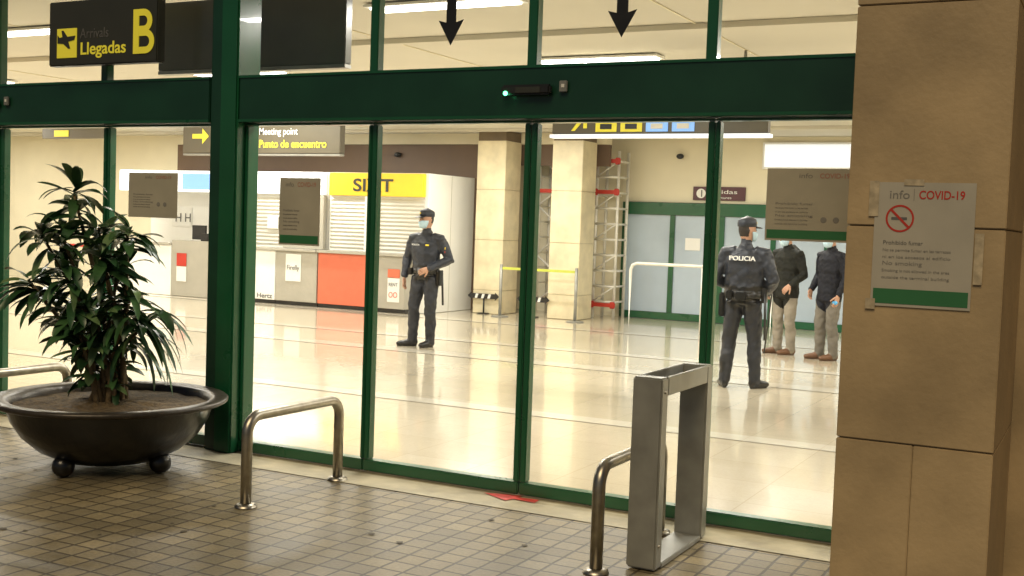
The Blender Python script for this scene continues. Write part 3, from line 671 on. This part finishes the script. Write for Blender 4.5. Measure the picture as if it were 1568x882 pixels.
tube('baton',[(-.23,.05,1.0),(-.25,.07,.52)],.014,M['black'],r2,10,True)
off3=dict(kneeL=(.10,-.02,.49),ankL=(.10,.03,.09),kneeR=(-.10,-.03,.49),ankR=(-.11,.0,.09),footL=-20,footR=-40,
 elL=(.27,.04,1.12),wrL=(.20,-.16,.98),hdL=(-.5,-.3,-.6),pnL=(0,1,0),elR=(-.27,.05,1.12),wrR=(-.24,-.10,.90),hdR=(.2,-.2,-.9),pnR=(1,0,0),bulk=1.06,hem=.80,hood=1,head=-8,tilt=.35,scale=.97)
person('man_in_parka',(-.82,9.37,.01),-25,'olive','greytr','shoe',off3)
off4=dict(kneeL=(.09,-.02,.49),ankL=(.09,.03,.09),kneeR=(-.10,-.05,.49),ankR=(-.12,-.02,.09),footL=-10,footR=-25,
 elL=(.27,.03,1.12),wrL=(.27,-.10,.88),hdL=(0,-.3,-.9),pnL=(-1,0,0),elR=(-.26,.04,1.12),wrR=(-.22,-.13,.93),hdR=(.3,-.4,-.7),pnR=(1,0,0),bulk=1.02,hem=.80,hood=0,head=0,tilt=.3,scale=.97)
r4=person('man_in_dark_coat',(-.18,9.09,.01),-35,'navyj','greytr2','shoe',off4)
sphere('blue_cloth_held',(.27,-.15,.79),.04,M['bluecloth'],r4,(1.2,.6,.7),True,10)
tube('walking_stick',[(-1.05,9.25,.01),(-.99,9.3,.85),(-.97,9.28,.9),(-.93,9.25,.9)],.011,M['black'])
# text widths
bpy.context.view_layer.update()
dims=[(o,w,o.dimensions.x) for o,w in PEND]
for o,w,d in dims: o.scale=(w/max(d,.01),1,1)
# ---------------- light, world, camera ----------------
el=rad(50); sd=Vector((-.12,.80,0)).normalized()*math.cos(el)+Vector((0,0,-math.sin(el)))
sl=bpy.data.lights.new('canopy_stand_in_sun','SUN'); sl.energy=1.65; sl.angle=rad(30); sl.color=(1,.79,.48)  # warm sun lamp added in place of the unseen canopy lamps at night
so=link(bpy.data.objects.new('canopy_stand_in_sun',sl)); so.rotation_euler=sd.to_track_quat('-Z','Y').to_euler()
w=bpy.data.worlds.new('World'); S.world=w; w.use_nodes=True; n=w.node_tree.nodes; l=w.node_tree.links
sk=n.new('ShaderNodeTexSky'); sk.sky_type='NISHITA'; sk.sun_disc=False; sk.sun_elevation=el
src=-sd; sk.sun_rotation=math.atan2(src.x,src.y)
l.new(sk.outputs[0],n['Background'].inputs[0]); n['Background'].inputs[1].default_value=.018
cd=bpy.data.cameras.new('camera'); co=link(bpy.data.objects.new('camera',cd)); cd.sensor_width=36; cd.lens=40.75; cd.clip_end=600; cd.clip_start=.05
co.matrix_world=Matrix.Translation((3.111,-6.184,1.63))@Matrix.Rotation(rad(27.5),4,'Z')@Matrix.Rotation(rad(90-3.13),4,'X')@Matrix.Rotation(.035,4,'Z')
S.camera=co
S.view_settings.view_transform='Standard'; S.view_settings.look='None'; S.view_settings.exposure=0
